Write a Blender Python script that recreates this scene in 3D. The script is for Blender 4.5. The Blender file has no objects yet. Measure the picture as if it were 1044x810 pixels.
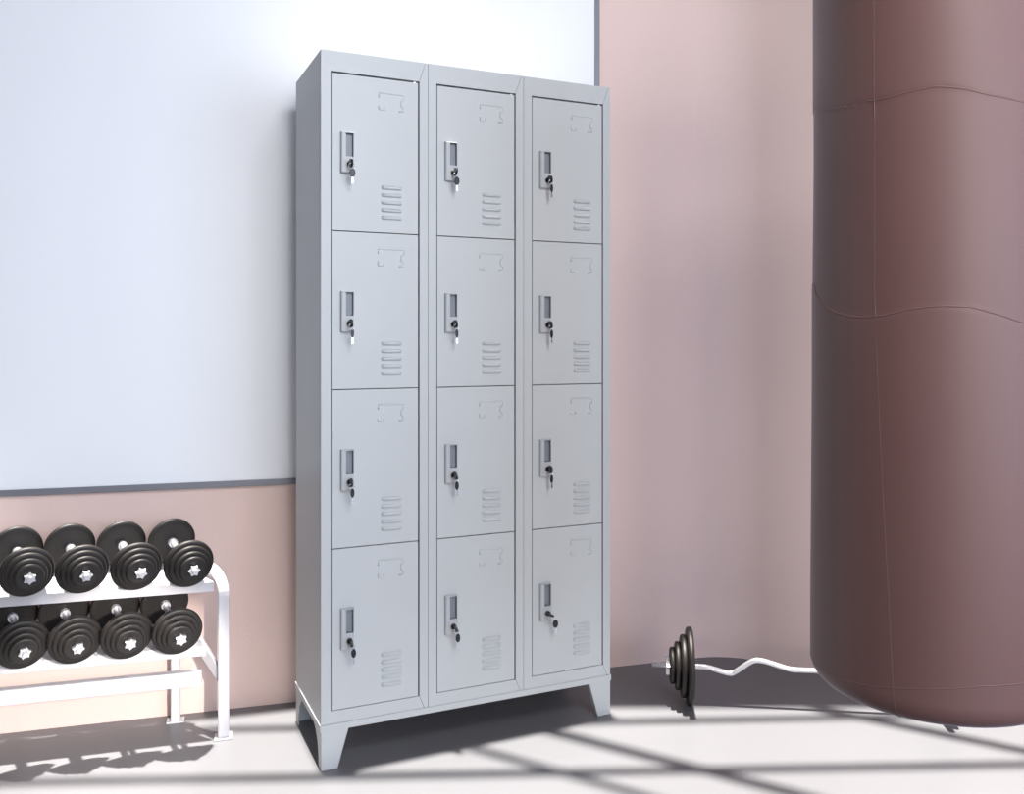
import bpy, bmesh, math, random
from mathutils import Vector, Matrix
random.seed(4)
PI = math.pi
scene = bpy.context.scene
C = scene.collection

# ------------------------------------------------------------ camera, world, lights, exposure
CAM_Z = 1.1059
cam_d = bpy.data.cameras.new('camera'); cam = bpy.data.objects.new('camera', cam_d); C.objects.link(cam)
cam.location = (0, 0, CAM_Z); cam.rotation_euler = (PI/2, 0, 0)
cam_d.sensor_fit = 'HORIZONTAL'; cam_d.sensor_width = 36; cam_d.lens = 36*916.3/1044
cam_d.shift_y = -(405-346.44)/1044
cam_d.clip_start = .02
scene.camera = cam

world = bpy.data.worlds.new('sky'); scene.world = world; world.use_nodes = True
bg = world.node_tree.nodes['Background']
bg.inputs[0].default_value = (.72, .80, 1.0, 1); bg.inputs[1].default_value = .07

SUN = Vector((-.0083, .0182, 1)).normalized()             # direction towards the sun, almost overhead
sd = bpy.data.lights.new('sun', 'SUN'); sun = bpy.data.objects.new('sun', sd); C.objects.link(sun)
sun.rotation_euler = SUN.to_track_quat('Z', 'Y').to_euler(); sun.location = (0, 1, 6)
sd.energy = 16.5; sd.angle = math.radians(1.2); sd.color = (1, .935, .84)

def area(name, loc, target, sx, sy, e, col):
    d = bpy.data.lights.new(name, 'AREA'); o = bpy.data.objects.new(name, d); C.objects.link(o)
    d.shape = 'RECTANGLE'; d.size = sx; d.size_y = sy; d.energy = e; d.color = col
    o.location = loc; o.rotation_euler = (Vector(loc)-Vector(target)).to_track_quat('Z', 'Y').to_euler()
    return o
area('window_light', (2.95, -.75, 1.7), (.4, .5, 1.3), 2.3, 3.0, 108, (.68, .80, 1.0))
area('rear_fill_light', (2.1, -3.25, 1.95), (.2, 2.5, 1.7), 2.0, 1.7, 148, (1, .98, .96))  # added fill from behind
top_fill = area('top_fill_light', (.80, .10, 2.92), (-.5, 2.6, 1.25), .8, .8, 16.5, (.97, .98, 1)); top_fill.data.spread = math.radians(95)  # added fill to brighten the locker towards its top; it has no fixture
def spot(name, loc, target, e, ang, blend, rad, col):
    d = bpy.data.lights.new(name, 'SPOT'); o = bpy.data.objects.new(name, d); C.objects.link(o)
    d.energy = e; d.spot_size = math.radians(ang); d.spot_blend = blend; d.shadow_soft_size = rad; d.color = col
    o.location = loc; o.rotation_euler = (Vector(loc)-Vector(target)).to_track_quat('Z', 'Y').to_euler()
spot('rack_fill_spot', (.25, .55, .95), (-1.16, 2.55, .10), 300, 16, .5, .02, (1, .93, .84))  # added spot imitating sunlit patches on the wall behind the rack

vs = scene.view_settings
vs.view_transform = 'Standard'; vs.look = 'None'; vs.gamma = 1; vs.use_curve_mapping = False; vs.exposure = .08

# ------------------------------------------------------------ materials
def mat(name, col, rough=.5, metal=0, coat=0, noise=0, nscale=20, bump=0, bscale=200, spec=.5):
    m = bpy.data.materials.new(name); m.use_nodes = True
    nt = m.node_tree; b = nt.nodes['Principled BSDF']
    b.inputs['Base Color'].default_value = (*col, 1); b.inputs['Roughness'].default_value = rough
    b.inputs['Metallic'].default_value = metal; b.inputs['Coat Weight'].default_value = coat
    b.inputs['Specular IOR Level'].default_value = spec
    tc = nt.nodes.new('ShaderNodeTexCoord')
    if noise:
        n = nt.nodes.new('ShaderNodeTexNoise'); n.inputs['Scale'].default_value = nscale; n.inputs['Detail'].default_value = 5
        nt.links.new(tc.outputs['Object'], n.inputs['Vector'])
        r = nt.nodes.new('ShaderNodeMapRange'); r.inputs[3].default_value = 1-noise; r.inputs[4].default_value = 1+noise
        nt.links.new(n.outputs[0], r.inputs[0])
        mx = nt.nodes.new('ShaderNodeVectorMath'); mx.operation = 'SCALE'
        mx.inputs[0].default_value = col; nt.links.new(r.outputs[0], mx.inputs['Scale'])
        nt.links.new(mx.outputs[0], b.inputs['Base Color'])
    if bump:
        n = nt.nodes.new('ShaderNodeTexNoise'); n.inputs['Scale'].default_value = bscale; n.inputs['Detail'].default_value = 3
        nt.links.new(tc.outputs['Object'], n.inputs['Vector'])
        bp = nt.nodes.new('ShaderNodeBump'); bp.inputs['Strength'].default_value = bump; bp.inputs['Distance'].default_value = .002
        nt.links.new(n.outputs[0], bp.inputs['Height']); nt.links.new(bp.outputs[0], b.inputs['Normal'])
    return m
M = dict(
 wall=mat('pink_wall_paint', (.79, .615, .575), .8, noise=.03, nscale=3, bump=.25, bscale=120, spec=.2),
 floor=mat('grey_floor', (.148, .151, .166), .42, noise=.08, nscale=2.2, bump=.1, bscale=60),
 ceil=mat('ceiling_paint', (.42, .41, .41), .8, noise=.02),
 bar=mat('frame_metal', (.2, .2, .22), .5, noise=.03),
 board=mat('whiteboard_surface', (.885, .92, .985), .45, noise=.012, nscale=1.5, spec=.3),
 bframe=mat('grey_board_frame', (.22, .23, .27), .4, .3, noise=.05, nscale=8),
 locker=mat('grey_locker_paint', (.51, .54, .56), .45, spec=.35, noise=.02, nscale=6, bump=.05, bscale=300),
 lockside=mat('locker_inside', (.60, .635, .665), .5, noise=.02, nscale=6),
 handle=mat('grey_handle_plastic', (.45, .47, .50), .45, noise=.02, nscale=30),
 cup=mat('shade_dark_cup_plastic', (.21, .235, .27), .5, noise=.02, nscale=30),  # recess shade put into the cup's colour
 black=mat('black_plastic', (.008, .009, .012), .35, noise=.1, nscale=60),
 steel=mat('bright_steel', (.75, .76, .8), .25, 1, noise=.03, nscale=80),
 plate=mat('black_iron_plate', (.013, .0105, .0098), .5, noise=.15, nscale=70, bump=.1, bscale=300),
 rack=mat('white_rack_paint', (.63, .625, .67), .4, noise=.02, nscale=20),
 chrome=mat('white_chrome', (.82, .82, .86), .3, .6, noise=.02, nscale=60),
 bag=mat('brown_vinyl', (.178, .092, .084), .5, noise=.05, nscale=5, bump=.06, bscale=250),
 chain=mat('chain_steel', (.5, .5, .52), .3, 1, noise=.05, nscale=60),
)

bb_ = M['bag'].node_tree.nodes['Principled BSDF']
bb_.inputs['Sheen Weight'].default_value = .35; bb_.inputs['Sheen Roughness'].default_value = .3; bb_.inputs['Sheen Tint'].default_value = (.7, .78, 1, 1)  # bluish sheen stands in for rim light along the bag's edges

# ------------------------------------------------------------ helpers
def obj(name, bm, m, parent=None, smooth=False, bevel=0, seg=2):
    me = bpy.data.meshes.new(name)
    bmesh.ops.recalc_face_normals(bm, faces=bm.faces)
    bm.to_mesh(me); bm.free(); me.materials.append(m)
    if smooth:
        for p in me.polygons: p.use_smooth = True
    o = bpy.data.objects.new(name, me); C.objects.link(o)
    if parent: o.parent = parent
    if bevel:
        b = o.modifiers.new('edge', 'BEVEL'); b.width = bevel; b.segments = seg; b.limit_method = 'ANGLE'; b.angle_limit = math.radians(40)
        b.harden_normals = False
    return o
def smooth_by_angle(o, ang=35):
    me = o.data
    for p in me.polygons: p.use_smooth = True
    bm = bmesh.new(); bm.from_mesh(me)
    for e in bm.edges:
        if len(e.link_faces) == 2 and e.calc_face_angle(0) > math.radians(ang): e.smooth = False
    bm.to_mesh(me); bm.free()
def box(bm, x0, x1, y0, y1, z0, z1):
    v = [bm.verts.new(p) for p in ((x0,y0,z0),(x1,y0,z0),(x1,y1,z0),(x0,y1,z0),(x0,y0,z1),(x1,y0,z1),(x1,y1,z1),(x0,y1,z1))]
    for f in ((0,3,2,1),(4,5,6,7),(0,1,5,4),(1,2,6,5),(2,3,7,6),(3,0,4,7)): bm.faces.new([v[i] for i in f])
def prism(bm, poly, off):
    """poly: 3-D points of a planar outline; off: extrusion vector"""
    off = Vector(off)
    a = [bm.verts.new(p) for p in poly]; b = [bm.verts.new(Vector(p)+off) for p in poly]
    n = len(poly)
    bm.faces.new(a[::-1]); bm.faces.new(b)
    for i in range(n): bm.faces.new((a[i], a[(i+1)%n], b[(i+1)%n], b[i]))
def tube(bm, pts, r, n=12, closed=False, cap=True, up=None, sq=None):
    """sweep a circle (or a rectangle sq=(w,h)) along pts"""
    pts = [Vector(p) for p in pts]; rings = []; N = len(pts)
    prev = None
    for i, p in enumerate(pts):
        if closed: t = (pts[(i+1)%N]-pts[i-1])
        else: t = pts[min(i+1, N-1)]-pts[max(i-1, 0)]
        t.normalize()
        if up is not None: u = Vector(up)
        elif prev is None: u = Vector((0,0,1)) if abs(t.z) < .9 else Vector((1,0,0))
        else: u = prev
        u = (u - t*u.dot(t)).normalized(); prev = u; w = t.cross(u)
        if sq:
            # mitre scale for sharp bends
            k = 1
            hw, hh = sq[0]/2, sq[1]/2
            ring = [p+w*a*hw+u*b*hh for a, b in ((-1,-1),(1,-1),(1,1),(-1,1))]
        else:
            ring = [p+(u*math.cos(2*PI*j/n)+w*math.sin(2*PI*j/n))*r for j in range(n)]
        rings.append([bm.verts.new(q) for q in ring])
    m = len(rings[0])
    for i in range(N if closed else N-1):
        a, b = rings[i], rings[(i+1)%N]
        for j in range(m): bm.faces.new((a[j], a[(j+1)%m], b[(j+1)%m], b[j]))
    if cap and not closed:
        bm.faces.new(rings[0][::-1]); bm.faces.new(rings[-1])
def lathe(bm, prof, n=48, axis='z', cx=0, cy=0):
    """prof: list (r, h)"""
    rings = []
    for r, h in prof:
        if r < 1e-6: rings.append([bm.verts.new((cx, cy, h))])
        else: rings.append([bm.verts.new((cx+r*math.cos(2*PI*j/n), cy+r*math.sin(2*PI*j/n), h)) for j in range(n)])
    for a, b in zip(rings, rings[1:]):
        for j in range(n):
            k = (j+1)%n
            if len(a) == 1 and len(b) == 1: continue
            if len(a) == 1: bm.faces.new((a[0], b[j], b[k]))
            elif len(b) == 1: bm.faces.new((a[j], a[k], b[0]))
            else: bm.faces.new((a[j], a[k], b[k], b[j]))
def tag(o, label, cat, group=None):
    o['label'] = label; o['category'] = cat
    if group: o['group'] = group
    return o
def struct(name, bm, m, **k):
    o = obj(name, bm, m, **k); o['kind'] = 'structure'; return o
def thing(name, label, cat, loc=(0,0,0), rot=0, group=None):
    o = bpy.data.objects.new(name, None); C.objects.link(o); o.location = loc; o.rotation_euler = (0, 0, rot)
    o.empty_display_size = .05
    return tag(o, label, cat, group)
def copy_tree(o, parent=None):
    c = o.copy(); C.objects.link(c); c.parent = parent
    for ch in list(o.children): copy_tree(ch, c)
    return c
def bez(p0, p1, p2, n=6):
    p0, p1, p2 = map(Vector, (p0, p1, p2))
    return [p0*(1-t)**2+p1*2*t*(1-t)+p2*t*t for t in [i/n for i in range(n+1)]]

# ------------------------------------------------------------ the room
H = 3.0
CORNER = Vector((.761, 3.154, 0)); E = Vector((.9606, .2777, 0)); NV = Vector((.2777, -.9606, 0))   # back wall direction and inward normal
RD = Vector((.803, -.596, 0)); RN = Vector((-.596, -.803, 0))                                        # oblique right wall
bm = bmesh.new(); box(bm, -4.5, 3.2, -3.0, 3.6, -.1, 0); struct('floor', bm, M['floor'])
# the two walls meet in a softly rounded inside corner
FR = .25; FT = FR*math.tan(math.radians(52.7/2))
C0 = CORNER-E*FT; C1 = CORNER+RD*FT; FC = C0+NV*FR
bm = bmesh.new(); a = CORNER-E*4.6
prism(bm, [a, C0, C0-NV*.12, a-NV*.12], (0, 0, H)); struct('wall_back', bm, M['wall'])
# oblique wall with a smooth corner
def wall_with_hole(name, p, d, nrm, L, t0, t1, z0, z1, th=.12):
    bm = bmesh.new()
    def slab(a, b, za, zb):
        if b-a < 1e-4 or zb-za < 1e-4: return
        A = p+d*a; B = p+d*b
        prism(bm, [A+Vector((0,0,za)), B+Vector((0,0,za)), B-nrm*th+Vector((0,0,za)), A-nrm*th+Vector((0,0,za))], (0,0,zb-za))
    slab(0, t0, 0, H); slab(t1, L, 0, H); slab(t0, t1, 0, z0); slab(t0, t1, z1, H)
    bmesh.ops.remove_doubles(bm, verts=bm.verts, dist=1e-5)
    return struct(name, bm, M['wall'])
b1 = CORNER+RD*2.35
bm = bmesh.new(); inn = []
for i in range(17):
    k = i/16; v = ((C0-FC)*(1-k)+(C1-FC)*k).normalized()
    inn.append(v)
ring = [FC+v*FR for v in inn]+[b1, b1-RN*.12]+[FC+v*(FR+.12) for v in inn[::-1]]
prism(bm, ring, (0, 0, H)); smooth_by_angle(struct('wall_right', bm, M['wall']), 20)
XR = b1.x; YR = b1.y
wall_with_hole('wall_side', Vector((XR, YR, 0)), Vector((0,-1,0)), Vector((-1,0,0)), YR+3.0, YR-.9, YR+2.4, .35, 2.85)
bm = bmesh.new()
for y in (-2.39, .89): box(bm, XR+.03, XR+.07, y-.02, y+.02, .35, 2.85)
for z in (.365, 2.835): box(bm, XR+.03, XR+.07, -2.4, .9, z-.015, z+.015)
struct('window_1', bm, M['bar'])
wall_with_hole('wall_front', Vector((XR, -3, 0)), Vector((-1,0,0)), Vector((0,1,0)), XR+4.5, .15, 3.0, 1.0, 2.85)  # opening added to let the rear fill light in
bm = bmesh.new()
for x in (XR-.16, XR-2.99): box(bm, x-.02, x+.02, -3.07, -3.03, 1.0, 2.85)
for z in (1.015, 2.835): box(bm, XR-3.0, XR-.15, -3.07, -3.03, z-.015, z+.015)
struct('added_rear_window', bm, M['bar'])  # frame round the added rear opening
# ceiling with an added opening that shapes the sun patch on the floor
SX, SY = SUN.x/SUN.z*H, SUN.y/SUN.z*H                     # how far the opening sits from its lit patch on the floor
ox0, ox1, oy0, oy1 = -2.3+SX, 2.05+SX, 1.95+SY, 2.70+SY
bm = bmesh.new()
box(bm, -4.5, ox0, -3, 3.6, H, H+.1); box(bm, ox1, 3.2, -3, 3.6, H, H+.1)
box(bm, ox0, ox1, -3, oy0, H, H+.1); box(bm, ox0, ox1, oy1, 3.6, H, H+.1)
struct('ceiling', bm, M['ceil'])
bm = bmesh.new()  # unseen bars, added for their shadow lines on the floor
def sbar(x0, y0, x1, y1, w):
    A = Vector((x0+SX, y0+SY, H)); B = Vector((x1+SX, y1+SY, H)); d = (B-A).normalized(); s = Vector((-d.y, d.x, 0))*w/2
    prism(bm, [A-s, B-s, B+s, A+s], (0, 0, .05))
sbar(-2.3, 2.552-.06*1.2, 2.05, 2.552+.0615*2.05, .036)
for k, y in enumerate((2.263,)): sbar(-2.3, y-.05*1.2, 2.05, y+.05*2.05, .040)
def diag(x, w):                                           # added diagonal shadow bar through (x, 2.542)
    k = .773/-.464
    y0, y1 = 2.70, 1.95
    sbar(x+k*(y0-2.542), y0, x+k*(y1-2.542), y1, w)
for x, w in ((-.2885, .036), (.098, .048), (1.165, .048)): diag(x, w)
struct('added_skylight', bm, M['bar'])

# ------------------------------------------------------------ whiteboard
board = thing('whiteboard', 'large white board with a thin grey frame on the pink wall', 'whiteboard', CORNER, math.atan2(E.y, E.x))
# local: x along wall (negative = left), y = away from the room, z up
BR = -.4905; BL = -3.9; BB = .666; BT = 2.5
bm = bmesh.new(); box(bm, BL+.01, BR-.01, -.011, -.001, BB+.01, BT-.01); obj('board_panel', bm, M['board'], board)
bm = bmesh.new()
box(bm, BL, BR, -.015, -.001, BB, BB+.019); box(bm, BL, BR, -.015, -.001, BT-.019, BT)
box(bm, BR-.018, BR, -.015, -.001, BB, BT); box(bm, BL, BL+.018, -.015, -.001, BB, BT)
obj('board_frame', bm, M['bframe'], board, bevel=.002)

# ------------------------------------------------------------ locker
LW, LD, LH = .855, .33, 1.85
lock = thing('steel_locker', 'tall grey steel locker with twelve keyed doors, standing on short tapered feet', 'locker', (-.4887, 2.3007, 0), .4266)
ZR = [1.7983, 1.3867, .9766, .5657, .1489]
DU = [(.0246, .264), (.3125, .5479), (.5986, .8308)]
SE = [0, .2886, .573, LW]
T = .003
# carcass: sides, top, bottom, back, column walls and shelves (all one sheet metal body)
bm = bmesh.new()
box(bm, 0, .0012, .0205, LD, .116, LH); box(bm, LW-.0012, LW, .0205, LD, .116, LH)
box(bm, 0, LW, .0205, LD, LH-.0012, LH); box(bm, 0, LW, .0205, LD, .100, .1165); box(bm, 0, LW, LD-.0012, LD, .116, LH)
for s in SE[1:3]: box(bm, s-.001, s+.001, .02, LD-.002, .116, LH-.001)
for z in ZR[1:4]: box(bm, .0015, LW-.0015, .022, LD-.002, z-.001, z+.001)
obj('body', bm, M['locker'], lock)
for i in range(3):                                        # a welded frame round each column, mitred on the hinge side
    s0, s1 = SE[i]+(.0006 if i else 0), SE[i+1]-(.0006 if i < 2 else 0)
    u0, u1 = DU[i]; zt, zb = ZR[0], ZR[4]
    bm = bmesh.new(); G = .0005
    mt, mb = (s1-.0065, LH), (s1-.0105, .1165)
    polys = [[(s0, .1165), (u0, .1165), (u0, LH), (s0, LH)],
             [(u0, zt), (u1-G, zt), (mt[0]-G, LH), (u0, LH)],
             [(u0, .1165), (mb[0]-G, .1165), (u1-G, zb), (u0, zb)],
             [(u1+G, zb), (mb[0]+G, .1165), (s1, .1165), (s1, LH), (mt[0]+G, LH), (u1+G, zt)]]
    for p in polys: prism(bm, [(x, 0, z) for x, z in p], (0, .0195, 0))
    box(bm, s0+.001, s1-.001, .004, .019, zt+.002, LH-.001); box(bm, s0+.001, s1-.001, .004, .019, .1175, zb-.002)
    obj('door_frame', bm, M['locker'], lock)
bm = bmesh.new()                                          # base skirt, slightly proud
box(bm, -.003, LW+.003, -.0015, .0, .0990, .1160); box(bm, -.003, 0, 0, LD, .099, .116); box(bm, LW, LW+.003, 0, LD, .099, .116); box(bm, 0, LW, LD-.002, LD+.002, .099, .116)
obj('base_skirt', bm, M['locker'], lock, bevel=.0015)
def foot(mx, my):
    bm = bmesh.new(); t = .003
    def X(u): return u if not mx else LW-u
    def Y(v): return v if not my else LD-v
    sx = -1 if mx else 1; sy = -1 if my else 1
    # front wing
    prism(bm, [(X(0), Y(-.001), 0), (X(.043), Y(-.001), 0), (X(.072), Y(-.001), .100), (X(0), Y(-.001), .100)], (0, sy*t, 0))
    # folded inner lip
    prism(bm, [(X(.043), Y(-.001), 0), (X(.043), Y(.014), 0), (X(.072), Y(.014), .1), (X(.072), Y(-.001), .1)], (-sx*t, 0, 0))
    # side wing with a curved arch
    pts = [(X(0), Y(0), 0), (X(0), Y(.030), 0), (X(0), Y(.034), .035), (X(0), Y(.045), .062), (X(0), Y(.066), .082), (X(0), Y(.10), .1), (X(0), Y(0), .1)]
    prism(bm, pts, (sx*t, 0, 0))
    return obj('foot', bm, M['locker'], lock, bevel=.0008, seg=1)
for a in (0, 1):
    for b in (0, 1): foot(a, b)

def door_mesh(w, h):
    bm = bmesh.new()
    # front skin with a rectangular opening for the handle cup, and a lip all round
    box(bm, 0, w, 0, .0012, 0, h)
    box(bm, 0, .0012, .0012, .018, 0, h); box(bm, w-.0012, w, .0012, .018, 0, h)
    box(bm, 0, w, .0012, .018, 0, .0012); box(bm, 0, w, .0012, .018, h-.0012, h)
    return bm
ROWN = ['top', 'second', 'third', 'bottom']; COLN = ['left', 'middle', 'right']
GAPL, GAPR = .0026, .0034
keyspots = []
for ci in range(3):
    for ri in range(4):
        u0, u1 = DU[ci]; z1, z0 = ZR[ri], ZR[ri+1]
        gt = .0046 if ri == 0 else .0012
        gb = .0016
        w, h = (u1-u0)-GAPL-GAPR, (z1-z0)-gt-gb
        d = obj('door', door_mesh(w, h), M['locker'], lock)
        d.location = (u0+GAPL, .0015, z0+gb)
        zt = h+gt                                         # distance helper: dz from the top line of the row
        # handle: moulded surround with a shallow finger cup, darkened to read deeper
        hx0, hx1 = .0205, .0565; hz1, hz0 = zt-.155, zt-.2615
        if ci == 0: hx0 += .002; hx1 += .002
        bm = bmesh.new()
        ox0_, ox1_, oz1, oz0 = hx0+.0125, hx1-.0035, hz1-.003, zt-.219
        P = .011
        def ring(pts, y): return [bm.verts.new((x, y, z)) for x, z in pts]
        def rect(x0, x1, z0, z1): return [(x0, z0), (x1, z0), (x1, z1), (x0, z1)]
        R0 = ring(rect(hx0, hx1, hz0, hz1), 0)
        R1 = ring(rect(hx0+.0008, hx1-.0008, hz0+.0008, hz1-.0008), -P+.002)
        R2 = ring(rect(hx0+.0035, hx1-.0018, hz0+.002, hz1-.002), -P)
        R3 = ring(rect(ox0_, ox1_, oz0, oz1), -P)
        R4 = ring(rect(ox0_+.001, ox1_-.001, oz0+.002, oz1-.002), -.0004)
        for a, b in ((R0, R1), (R1, R2), (R2, R3)):
            for j in range(4): bm.faces.new((a[j], a[(j+1)%4], b[(j+1)%4], b[j]))
        bmesh.ops.delete(bm, geom=R4, context='VERTS')
        obj('handle', bm, M['handle'], d)
        bm = bmesh.new()
        A = ring(rect(ox0_, ox1_, oz0, oz1), -P+.0003); B = ring(rect(ox0_+.001, ox1_-.001, oz0+.002, oz1-.002), -.0004)
        for j in range(4): bm.faces.new((A[j], A[(j+1)%4], B[(j+1)%4], B[j]))
        bm.faces.new(B); obj('finger_cup', bm, M['cup'], d)
        # lock barrel
        lx, lz = (hx0+hx1)/2+.004, zt-.239
        bm = bmesh.new(); lathe(bm, [(0, .0), (.0075, .0), (.0075, .006), (.006, .0075), (0, .0075)], 20)
        bmesh.ops.rotate(bm, verts=bm.verts, cent=(0,0,0), matrix=Matrix.Rotation(PI/2, 3, 'X'))
        bmesh.ops.translate(bm, verts=bm.verts, vec=(lx, -P, lz))
        lb = obj('lock_barrel', bm, M['black'], d); smooth_by_angle(lb)
        keyspots.append((ci, ri, u0+GAPL+lx, .0015-P-.0075, z0+gb+lz))
        # louvred vent: five pressed slats
        vx0, vx1 = (.132, .188)
        bm = bmesh.new()
        for k in range(5):
            zc = zt-.293-k*.0198+.002
            prof = [(0, 0), (-.0048, .0012), (-.0064, .0045), (-.0046, .0085), (0, .0105)]     # (y, z) hooded section
            xs = [vx0, vx0+.004, vx1-.004, vx1]; sc = [.25, 1, 1, .25]
            rows = []
            for x, s_ in zip(xs, sc): rows.append([bm.verts.new((x, y*s_, zc-.005+.005+(z-.005)*(.55+.45*s_))) for y, z in prof])
            for a, b in zip(rows, rows[1:]):
                for j in range(len(prof)-1): bm.faces.new((a[j], a[j+1], b[j+1], b[j]))
            bm.faces.new(rows[0]); bm.faces.new(rows[-1][::-1])
        vt = obj('vent', bm, M['locker'], d); smooth_by_angle(vt, 50)
        # pressed label holder
        bm = bmesh.new(); r = .0022
        x0, x1 = .124, .194; za, zb_ = zt-.042, zt-.086
        if ri == 0: x0 += .002
        tube(bm, [(x0, 0, za-.013), (x0, 0, za), (x1, 0, za), (x1, 0, za-.013), (x1-.007, 0, za-.016), (x1-.007, 0, za-.030), (x1, 0, za-.034), (x1, 0, zb_), (x1-.014, 0, zb_)], r, 8, up=(0,1,0))
        tube(bm, [(x0, 0, zb_+.010), (x0, 0, zb_), (x0+.016, 0, zb_), (x0+.016, 0, zb_+.006)], r, 8, up=(0,1,0))
        for q in ((x0, zb_+.004), (x1-.003, zb_+.002)):
            bmesh.ops.create_uvsphere(bm, u_segments=10, v_segments=6, radius=.003, matrix=Matrix.Translation((q[0], .0005, q[1])) @ Matrix.Diagonal((1.2, .8, 1, 1)))
        obj('label_holder', bm, M['locker'], d, smooth=True)
        # small white hinge pin at the top right of the top door
        if ri == 0:
            bm = bmesh.new(); box(bm, w-.012, w-.006, .001, .006, h, h+.0028); obj('hinge_pin', bm, M['chrome'], d)

# keys: one in the lock, a second hanging from it on a wire ring
def key_head(bm, c, rot, s=1):
    outline = []
    for i in range(20):
        a = 2*PI*i/20
        outline.append((.0068*math.cos(a)*(1-.18*abs(math.sin(a))), .0095*math.sin(a)))
    m = Matrix.Rotation(rot, 4, 'Y')
    prism(bm, [Vector(c)+m.to_3x3() @ Vector((x*s, -.0016, z*s)) for x, z in outline], m.to_3x3() @ Vector((0, .0032, 0)))
root = Matrix.Translation(lock.location) @ Matrix.Rotation(.4266, 4, 'Z')
proto = None
random.seed(9)
for ci, ri, x, y, z in keyspots:
    tilt = {(0,3): .1, (1,3): .35, (2,3): 1.15}.get((ci, ri), random.uniform(-.1, .25))
    k = thing('locker_keys', 'pair of black-headed keys in the lock of the %s door, %s column of the locker' % (ROWN[ri], COLN[ci]), 'keys', root @ Vector((x, y, z)), .4266, 'key pairs in the locker doors')
    bm = bmesh.new()
    # head of the inserted key stands out from the lock, seen nearly edge on
    mrot = Matrix.Rotation(-tilt, 3, 'Y')
    pts = [(0, 0, -.0095), (0, -.006, -.0115), (0, -.018, -.009), (0, -.022, 0), (0, -.018, .009), (0, -.006, .0115), (0, 0, .0095)]
    prism(bm, [mrot @ (Vector(p)+Vector((-.003, 0, 0))) for p in pts], mrot @ Vector((.006, 0, 0)))
    obj('inserted_key', bm, M['black'], k, bevel=.0012)
    bm = bmesh.new()
    tube(bm, [(.0+.0075*math.sin(t), -.0145, -.0085+.0075*math.cos(t)) for t in [2*PI*i/20 for i in range(20)]], .0005, 6, closed=True)
    obj('key_ring', bm, M['steel'], k, smooth=True)
    hx = .002+(.012 if (ci, ri) == (2, 3) else 0.003 if ri == 3 else 0)
    wk = [1, .55, .7, .85][ri] if ci != 2 else [.6, .6, .6, 1.1][ri]
    bm = bmesh.new()
    o2 = []
    for i in range(20):
        a = 2*PI*i/20; o2.append((hx+.0075*wk*math.cos(a), -.016, -.0255+.0118*math.sin(a)))
    prism(bm, o2, (0, .0032, 0)); hk = obj('hanging_key', bm, M['black'], k, bevel=.0008)
    bm = bmesh.new(); box(bm, hx-.0022, hx+.0022, -.0152, -.0138, -.053, -.0335); box(bm, hx+.0018, hx+.0032, -.0152, -.0138, -.050, -.046); box(bm, hx+.0018, hx+.0030, -.0152, -.0138, -.044, -.041)
    bl = obj('key_blade', bm, M['steel'], hk); bl['label'] = 'steel key blade'

# ------------------------------------------------------------ dumbbell rack
RA = math.atan2(E.y, E.x); RP = Vector((-.851486, 2.670908, 0))
rack = thing('dumbbell_rack', 'white two-shelf metal rack carrying black dumbbells by the wall', 'rack', RP, RA)
def rk(s, r, z):                                          # s along the wall, r from the front (0) to the rear legs (1)
    return Vector((s-.137*r, -(.18-.15*r), z))
LEFT = -1.02
def side_frame(s):
    bm = bmesh.new(); rr = .013
    pts = [rk(s, 0, 0), rk(s, 0, .1), rk(s, 0, .3), rk(s, 0, .385)]+bez(rk(s, 0, .395), rk(s, 0, .445), rk(s, .28, .462), 8)
    tube(bm, pts, 0, sq=(.026, .030), up=(1, 0, 0))
    f = obj('front_post', bm, M['rack'], rack, bevel=.004)
    bm = bmesh.new()
    tube(bm, [rk(s, .28, .462), rk(s, .62, .48)]+bez(rk(s, .80, .488), rk(s, 1, .498), rk(s, 1, .46), 6)+[rk(s, 1, .3), rk(s, 1, 0)], 0, sq=(.026, .026), up=(1, 0, 0))
    obj('rear_leg', bm, M['rack'], rack, bevel=.004)
    for r in (0, 1):
        bm = bmesh.new(); p = rk(s, r, 0); box(bm, p.x-.024, p.x+.024, p.y-.018 if r else p.y-.024, p.y+.018 if r else p.y+.024, 0, .005); obj('foot_plate', bm, M['rack'], rack, bevel=.0015)
    bm = bmesh.new(); tube(bm, [rk(s, .04, .165), rk(s, .96, .325)], 0, sq=(.012, .034), up=(0, 0, 1)); obj('side_brace', bm, M['rack'], rack, bevel=.002)
side_frame(0); side_frame(LEFT)
def tray(z, s1, cen):
    bm = bmesh.new()
    A, B = LEFT+.014, s1
    # sloping pan with a turned down front lip
    f0, b0 = rk(0, -.02, z+.006), rk(0, .95, z+.058)
    def pt(s, r, zz): return rk(s, r, zz)
    prism(bm, [pt(A, -.03, z), pt(A, -.03, z+.028), pt(A, .93, z+.073), pt(A, .93, z+.061), pt(A, .02, z+.018), pt(A, .02, z)], (B-A, 0, 0))
    t = obj('tray', bm, M['rack'], rack, bevel=.0015)
    for c in cen:
        bm = bmesh.new()
        # cradle: block with a scooped top, leaning with the tray
        n = 10; wb, wt, h, dep = .047, .040, .026, .03
        for rr, dz in ((.02, 0),):
            o = rk(c, rr, z+.027+dz)
            prof = [(-wb, 0), (wb, 0), (wt, h)]+[(wt-.008-(2*wt-.016)*i/n, h-.018*math.sin(PI*i/n)) for i in range(n+1)]+[(-wt, h)]
            prism(bm, [o+Vector((x, -.008, zz-.004)) for x, zz in prof], Vector((-.137*.15, .15*.15, .010)))
        obj('cradle', bm, M['rack'], t, bevel=.0015)
TOPC = [-.092-.131*k for k in range(4)]; LOWC = [-.119-.1265*k for k in range(4)]
tray(.408, -.030, [c-.0 for c in TOPC]); tray(.232, -.050, LOWC)
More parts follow.
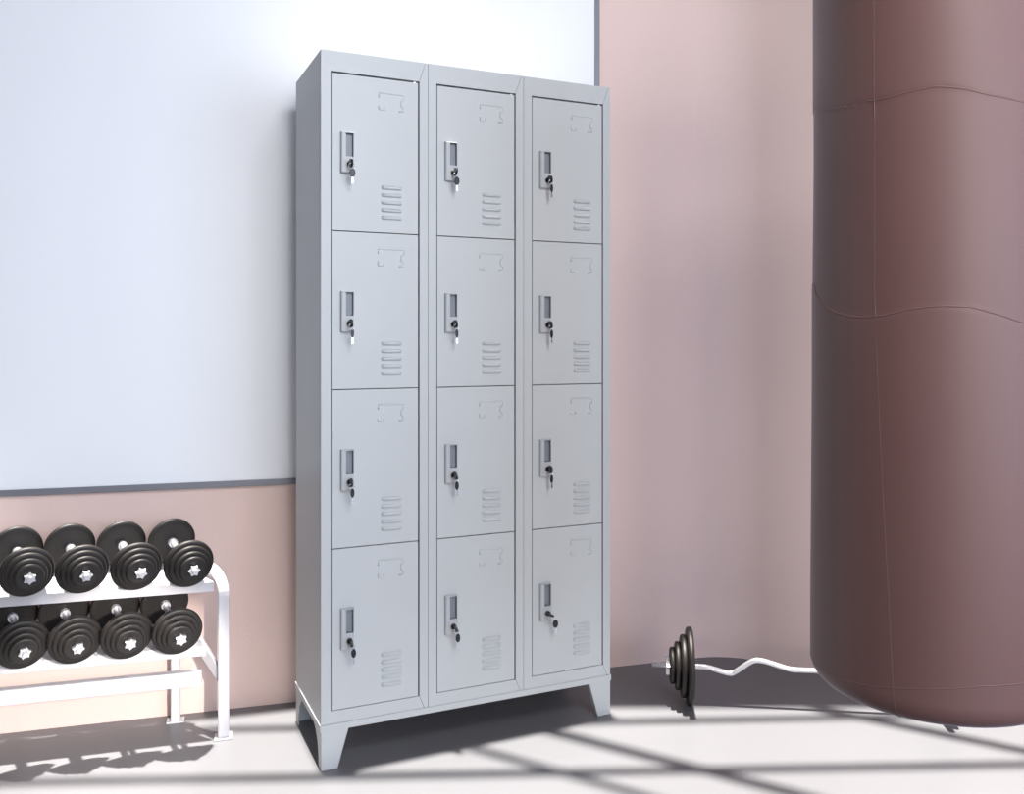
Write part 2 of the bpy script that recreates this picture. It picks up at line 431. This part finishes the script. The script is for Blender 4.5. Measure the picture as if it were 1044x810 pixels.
bm = bmesh.new(); tube(bm, [rk(LEFT+.01, .35, .155), rk(-.012, .35, .155)], 0, sq=(.03, .042), up=(0, 0, 1)); obj('crossbar', bm, M['rack'], rack, bevel=.003)

# ------------------------------------------------------------ dumbbells
def plate_bm(R, t, r0=.010, n=64):
    bm = bmesh.new(); q = t*.36
    prof = [(r0, t*.15), (R*.45, t*.15), (R*.72, t*.05), (R-q, 0), (R-q*.3, q*.3), (R, q), (R, t-q), (R-q*.3, t-q*.3), (R-q, t), (R*.72, t*.95), (R*.45, t*.85), (r0, t*.85), (r0, t*.15)]
    lathe(bm, prof, n); return bm
def star_bm(r, t):
    bm = bmesh.new(); pts = []
    for i in range(18):
        a = 2*PI*i/18; rad = r*(1 if i % 3 == 1 else .74)
        pts.append((rad*math.cos(a), rad*math.sin(a), 0))
    prism(bm, pts, (0, 0, t)); return bm
LEN = .155; RS = [.0655, .056, .045, .035]; TT = [.015, .0135, .0125, .0115]
def make_dumbbell():
    root = thing('dumbbell', '', 'dumbbell')
    bm = bmesh.new(); e = LEN/2+sum(TT)+.016
    lathe(bm, [(0, -e), (.0065, -e), (.0075, -e+.002), (.0075, -LEN/2), (.0085, -LEN/2+.002), (.0085, LEN/2-.002), (.0075, LEN/2), (.0075, e-.002), (.0065, e), (0, e)], 24)
    h = obj('bar', bm, M['chrome'], root); smooth_by_angle(h)
    for sgn in (1, -1):
        bm = bmesh.new(); lathe(bm, [(.008, LEN/2-.012), (.0125, LEN/2-.012), (.0125, LEN/2), (.008, LEN/2)], 24)
        if sgn < 0: bmesh.ops.scale(bm, vec=(1, 1, -1), verts=bm.verts)
        o = obj('stop_collar', bm, M['chrome'], root); smooth_by_angle(o)
        z = LEN/2
        for R, t in zip(RS, TT):
            p = obj('weight_plate', plate_bm(R, t), M['plate'], root); smooth_by_angle(p, 50)
            if sgn > 0: p.location = (0, 0, z)
            else: p.location = (0, 0, -z-t)
            z += t-.0005
        s = obj('star_nut', star_bm(.0162, .010), M['chrome'], root, bevel=.001)
        s.location = (0, 0, z) if sgn > 0 else (0, 0, -z-.010)
    return root
db = make_dumbbell(); first = True
def rl(p): return Matrix.Translation(RP) @ Matrix.Rotation(RA, 4, 'Z') @ Vector(p)
ORD = ['rightmost', 'second from the right', 'third from the right', 'leftmost']
def put(nearp, farp, label, group, spin):
    global first
    if first: o = db; first = False
    else: o = copy_tree(db)
    a, b = rl(nearp), rl(farp)
    axis = (a-b).normalized()
    c = a-axis*(LEN/2)
    o.location = c
    q = axis.to_track_quat('Z', 'Y'); o.rotation_mode = 'QUATERNION'; o.rotation_quaternion = q @ Matrix.Rotation(spin, 3, 'Z').to_quaternion()
    o['label'] = label; o['group'] = group
for k in range(4):
    e1 = -.090-.131*k; e2 = -.144-.1317*k
    put((e1, -.23, .504+.002*k), (e2, -.08, .534), 'black dumbbell, %s on the top shelf of the white rack' % ORD[k], 'dumbbells on the top shelf', random.uniform(0, 1))
for k in range(4):
    e1 = -.119-.1253*k; e2 = -.162-.1297*k
    put((e1, -.23, .325), (e2, -.08, .357), 'black dumbbell, %s on the lower shelf of the white rack' % ORD[k], 'dumbbells on the lower shelf', random.uniform(0, 1))

# ------------------------------------------------------------ curl barbell
BD = Vector((.9925, -.122, 0)); B0 = Vector((.548, 2.727, .1145))
bb = thing('curl_barbell', 'bent white curl barbell with black weight plates lying on the floor by the corner', 'barbell', B0, math.atan2(BD.y, BD.x))
BLN = .70
def bent():
    L = [(-.122, 0), (.033, 0), (.048, -.002), (.104, -.017), (.120, -.017), (.178, .026), (.208, .026), (.285, .003), (.31, .002)]
    return L
L = bent(); full = L+[(BLN-x, z) for x, z in L[-2::-1]]
pts = [Vector((x, 0, z)) for x, z in full]
sm = [pts[0]]
for i in range(1, len(pts)-1):
    a = pts[i].lerp(pts[i-1], .35); b = pts[i].lerp(pts[i+1], .35)
    sm += [q for q in bez(a, pts[i], b, 4)]
sm.append(pts[-1])
bm = bmesh.new(); tube(bm, sm, .0076, 16, up=(0, 1, 0)); o = obj('bar', bm, M['chrome'], bb, smooth=True)
for sgn, base in ((-1, 0), (1, BLN)):
    x = 0
    for R, t in ((.1145, .018), (.092, .018), (.071, .016), (.054, .015)):
        bm = plate_bm(R, t, .009); bmesh.ops.rotate(bm, verts=bm.verts, cent=(0,0,0), matrix=Matrix.Rotation(PI/2, 3, 'Y'))
        p = obj('weight_plate', bm, M['plate'], bb); smooth_by_angle(p, 50)
        p.location = (base-x-t if sgn < 0 else base+x, 0, 0); x += t+.0005
    bm = star_bm(.030, .011); bmesh.ops.rotate(bm, verts=bm.verts, cent=(0,0,0), matrix=Matrix.Rotation(PI/2, 3, 'Y'))
    s = obj('star_nut', bm, M['chrome'], bb, bevel=.001); s.location = (base-x-.011 if sgn < 0 else base+x, 0, 0)

# ------------------------------------------------------------ punching bag
BX, BY = .826, 1.766
bag = thing('punching_bag', 'big round brown vinyl punching bag hanging at the right', 'punching bag', (BX, BY, 0), 0)
def interp(tab, th):
    # tab: sorted list (deg, z) ; periodic smooth
    th = th % 360
    t = sorted((a % 360, z) for a, z in tab)
    t = [(t[-1][0]-360, t[-1][1])]+t+[(t[0][0]+360, t[0][1])]
    for (a, za), (b, zb) in zip(t, t[1:]):
        if a <= th <= b:
            k = (th-a)/max(b-a, 1e-6); 
            if b-a > 40: k = k*k*(3-2*k)
            return za+(zb-za)*k
    return t[0][1]
S1 = [(172.4, 1.5731), (-176.2, 1.5559), (-164.8, 1.5447), (-154.5, 1.5405), (-147.6, 1.5434), (-142, 1.5385), (-134, 1.5379), (-125.4, 1.5425), (-113.3, 1.5464), (-103.4, 1.5396), (-91, 1.5261), (-75.5, 1.5162), (-20, 1.53), (40, 1.55), (100, 1.55)]
S2 = [(172.2, 1.2166), (176.4, 1.1961), (-176.5, 1.1794), (-162.9, 1.1568), (-153.2, 1.1484), (-145.1, 1.146), (-135.7, 1.1488), (-123.1, 1.1599), (-111.4, 1.1643), (-99.8, 1.1621), (-87.5, 1.1486), (-76.8, 1.1353), (-20, 1.14), (40, 1.20), (110, 1.23)]
S3 = [(176.4, .4640), (-162.9, .4670), (-145.1, .4770), (-131.4, .4875), (-115.3, .4989), (-95.8, .512), (-76.8, .5152), (-20, .52), (60, .50), (120, .475)]
def sstep(x): x = max(0, min(1, x)); return x*x*(3-2*x)
def rad(th, z):
    z1, z2 = interp(S1, th), interp(S2, th)
    r = .2250-.0015*sstep((z-z2+.008)/.016)-.002*sstep((z-z2)/.25)
    r += .0015*sstep((z-z1+.008)/.016)
    r += .003*sstep((1.1-z)/.6)
    return r
NT = 180; zs = [.468+(1.93-.468)*i/330 for i in range(331)]
bm = bmesh.new(); rings = []
ZB = .425
bott = [(0, ZB), (.10, ZB), (.176, ZB+.001)]+[(.182+.0455*math.sin(a)-.0, ZB+.043-.043*math.cos(a)) for a in [PI/2*i/7 for i in range(0, 8)]]
for r, z in bott[1:-1]: rings.append([bm.verts.new((r*math.cos(2*PI*j/NT), r*math.sin(2*PI*j/NT), z)) for j in range(NT)])
for z in zs: rings.append([bm.verts.new((rad(360*j/NT, z)*math.cos(2*PI*j/NT), rad(360*j/NT, z)*math.sin(2*PI*j/NT), z)) for j in range(NT)])
for k in range(1, 7):
    a = PI/2*k/6; r = .183+.04*math.cos(a); z = 1.93+.04*math.sin(a)
    rings.append([bm.verts.new((r*math.cos(2*PI*j/NT), r*math.sin(2*PI*j/NT), z)) for j in range(NT)])
for a, b in zip(rings, rings[1:]):
    for j in range(NT): bm.faces.new((a[j], a[(j+1)%NT], b[(j+1)%NT], b[j]))
bm.faces.new(rings[0][::-1]); bm.faces.new(rings[-1])
o = obj('bag_body', bm, M['bag'], bag); smooth_by_angle(o, 40)
def seam(tab, off, r, d0=-180, d1=180, name='seam'):
    bm = bmesh.new(); pts = []
    n = int((d1-d0)/2)
    for i in range(n+(0 if d1-d0 == 360 else 1)):
        th = d0+2*i; z = interp(tab, th); R = rad(th, z-.001)+off
        if z < .468: R = .182+.0455*math.sqrt(max(0, 1-((.468-z)/.043)**2))+off
        pts.append((R*math.cos(math.radians(th)), R*math.sin(math.radians(th)), z))
    tube(bm, pts, r, 8, closed=(d1-d0 == 360), up=(0, 0, 1))
    return obj(name, bm, M['bag'], bag, smooth=True)
seam(S1, -.0009, .0018, -144, 204); seam([(a, z-.004) for a, z in S1], -.0011, .0017, -192, -150)
seam(S2, -.0010, .0020)
seam(S3, -.0010, .0018)
bm = bmesh.new()
VT = [(-140.7, 1.90), (-140.5, 1.5), (-140.3, 1.188), (-136.6, .8713), (-133.5, .663), (-131.8, .5249), (-130.9, .468)]
pts = []
for (t0, z0), (t1, z1) in zip(VT, VT[1:]):
    for i in range(8):
        k = i/8; th = t0+(t1-t0)*k; z = z0+(z1-z0)*k; R = rad(th, z)-.0010
        pts.append((R*math.cos(math.radians(th)), R*math.sin(math.radians(th)), z))
for r, z in bott[::-1][:9]:
    th = math.radians(-130.6); pts.append(((r-.0008)*math.cos(th), (r-.0008)*math.sin(th), z-.0002))
tube(bm, pts, .0014, 8, up=(math.cos(2.4), math.sin(2.4), 0)); obj('seam', bm, M['bag'], bag, smooth=True)
for k in range(4):
    a = PI/4+PI/2*k
    bm = bmesh.new(); n = 14; A = Vector((.17*math.cos(a), .17*math.sin(a), 1.965)); B = Vector((0, 0, 2.32))
    d = (B-A)/n
    for i in range(n):
        c = A+d*(i+.5); t = d.normalized(); s = Vector((-math.sin(a), math.cos(a), 0)) if i % 2 else t.cross(Vector((-math.sin(a), math.cos(a), 0)))
        tube(bm, [c+t*.017*math.cos(q)+s*.008*math.sin(q) for q in [2*PI*j/12 for j in range(12)]], .0022, 6, closed=True)
    obj('chain', bm, M['chain'], bag, smooth=True)
bm = bmesh.new(); n = 24
for i in range(n):
    c = Vector((0, 0, 2.31+(H-2.31)*(i+.5)/n)); t = Vector((0, 0, 1)); s = Vector((1, 0, 0)) if i % 2 else Vector((0, 1, 0))
    tube(bm, [c+t*.019*math.cos(q)+s*.010*math.sin(q) for q in [2*PI*j/12 for j in range(12)]], .0028, 6, closed=True)
obj('hanging_chain', bm, M['chain'], bag, smooth=True)
bm = bmesh.new(); box(bm, ox0-.05, ox1+.05, BY-.04, BY+.04, H, H+.09); struct('trim_1', bm, M['bar'])
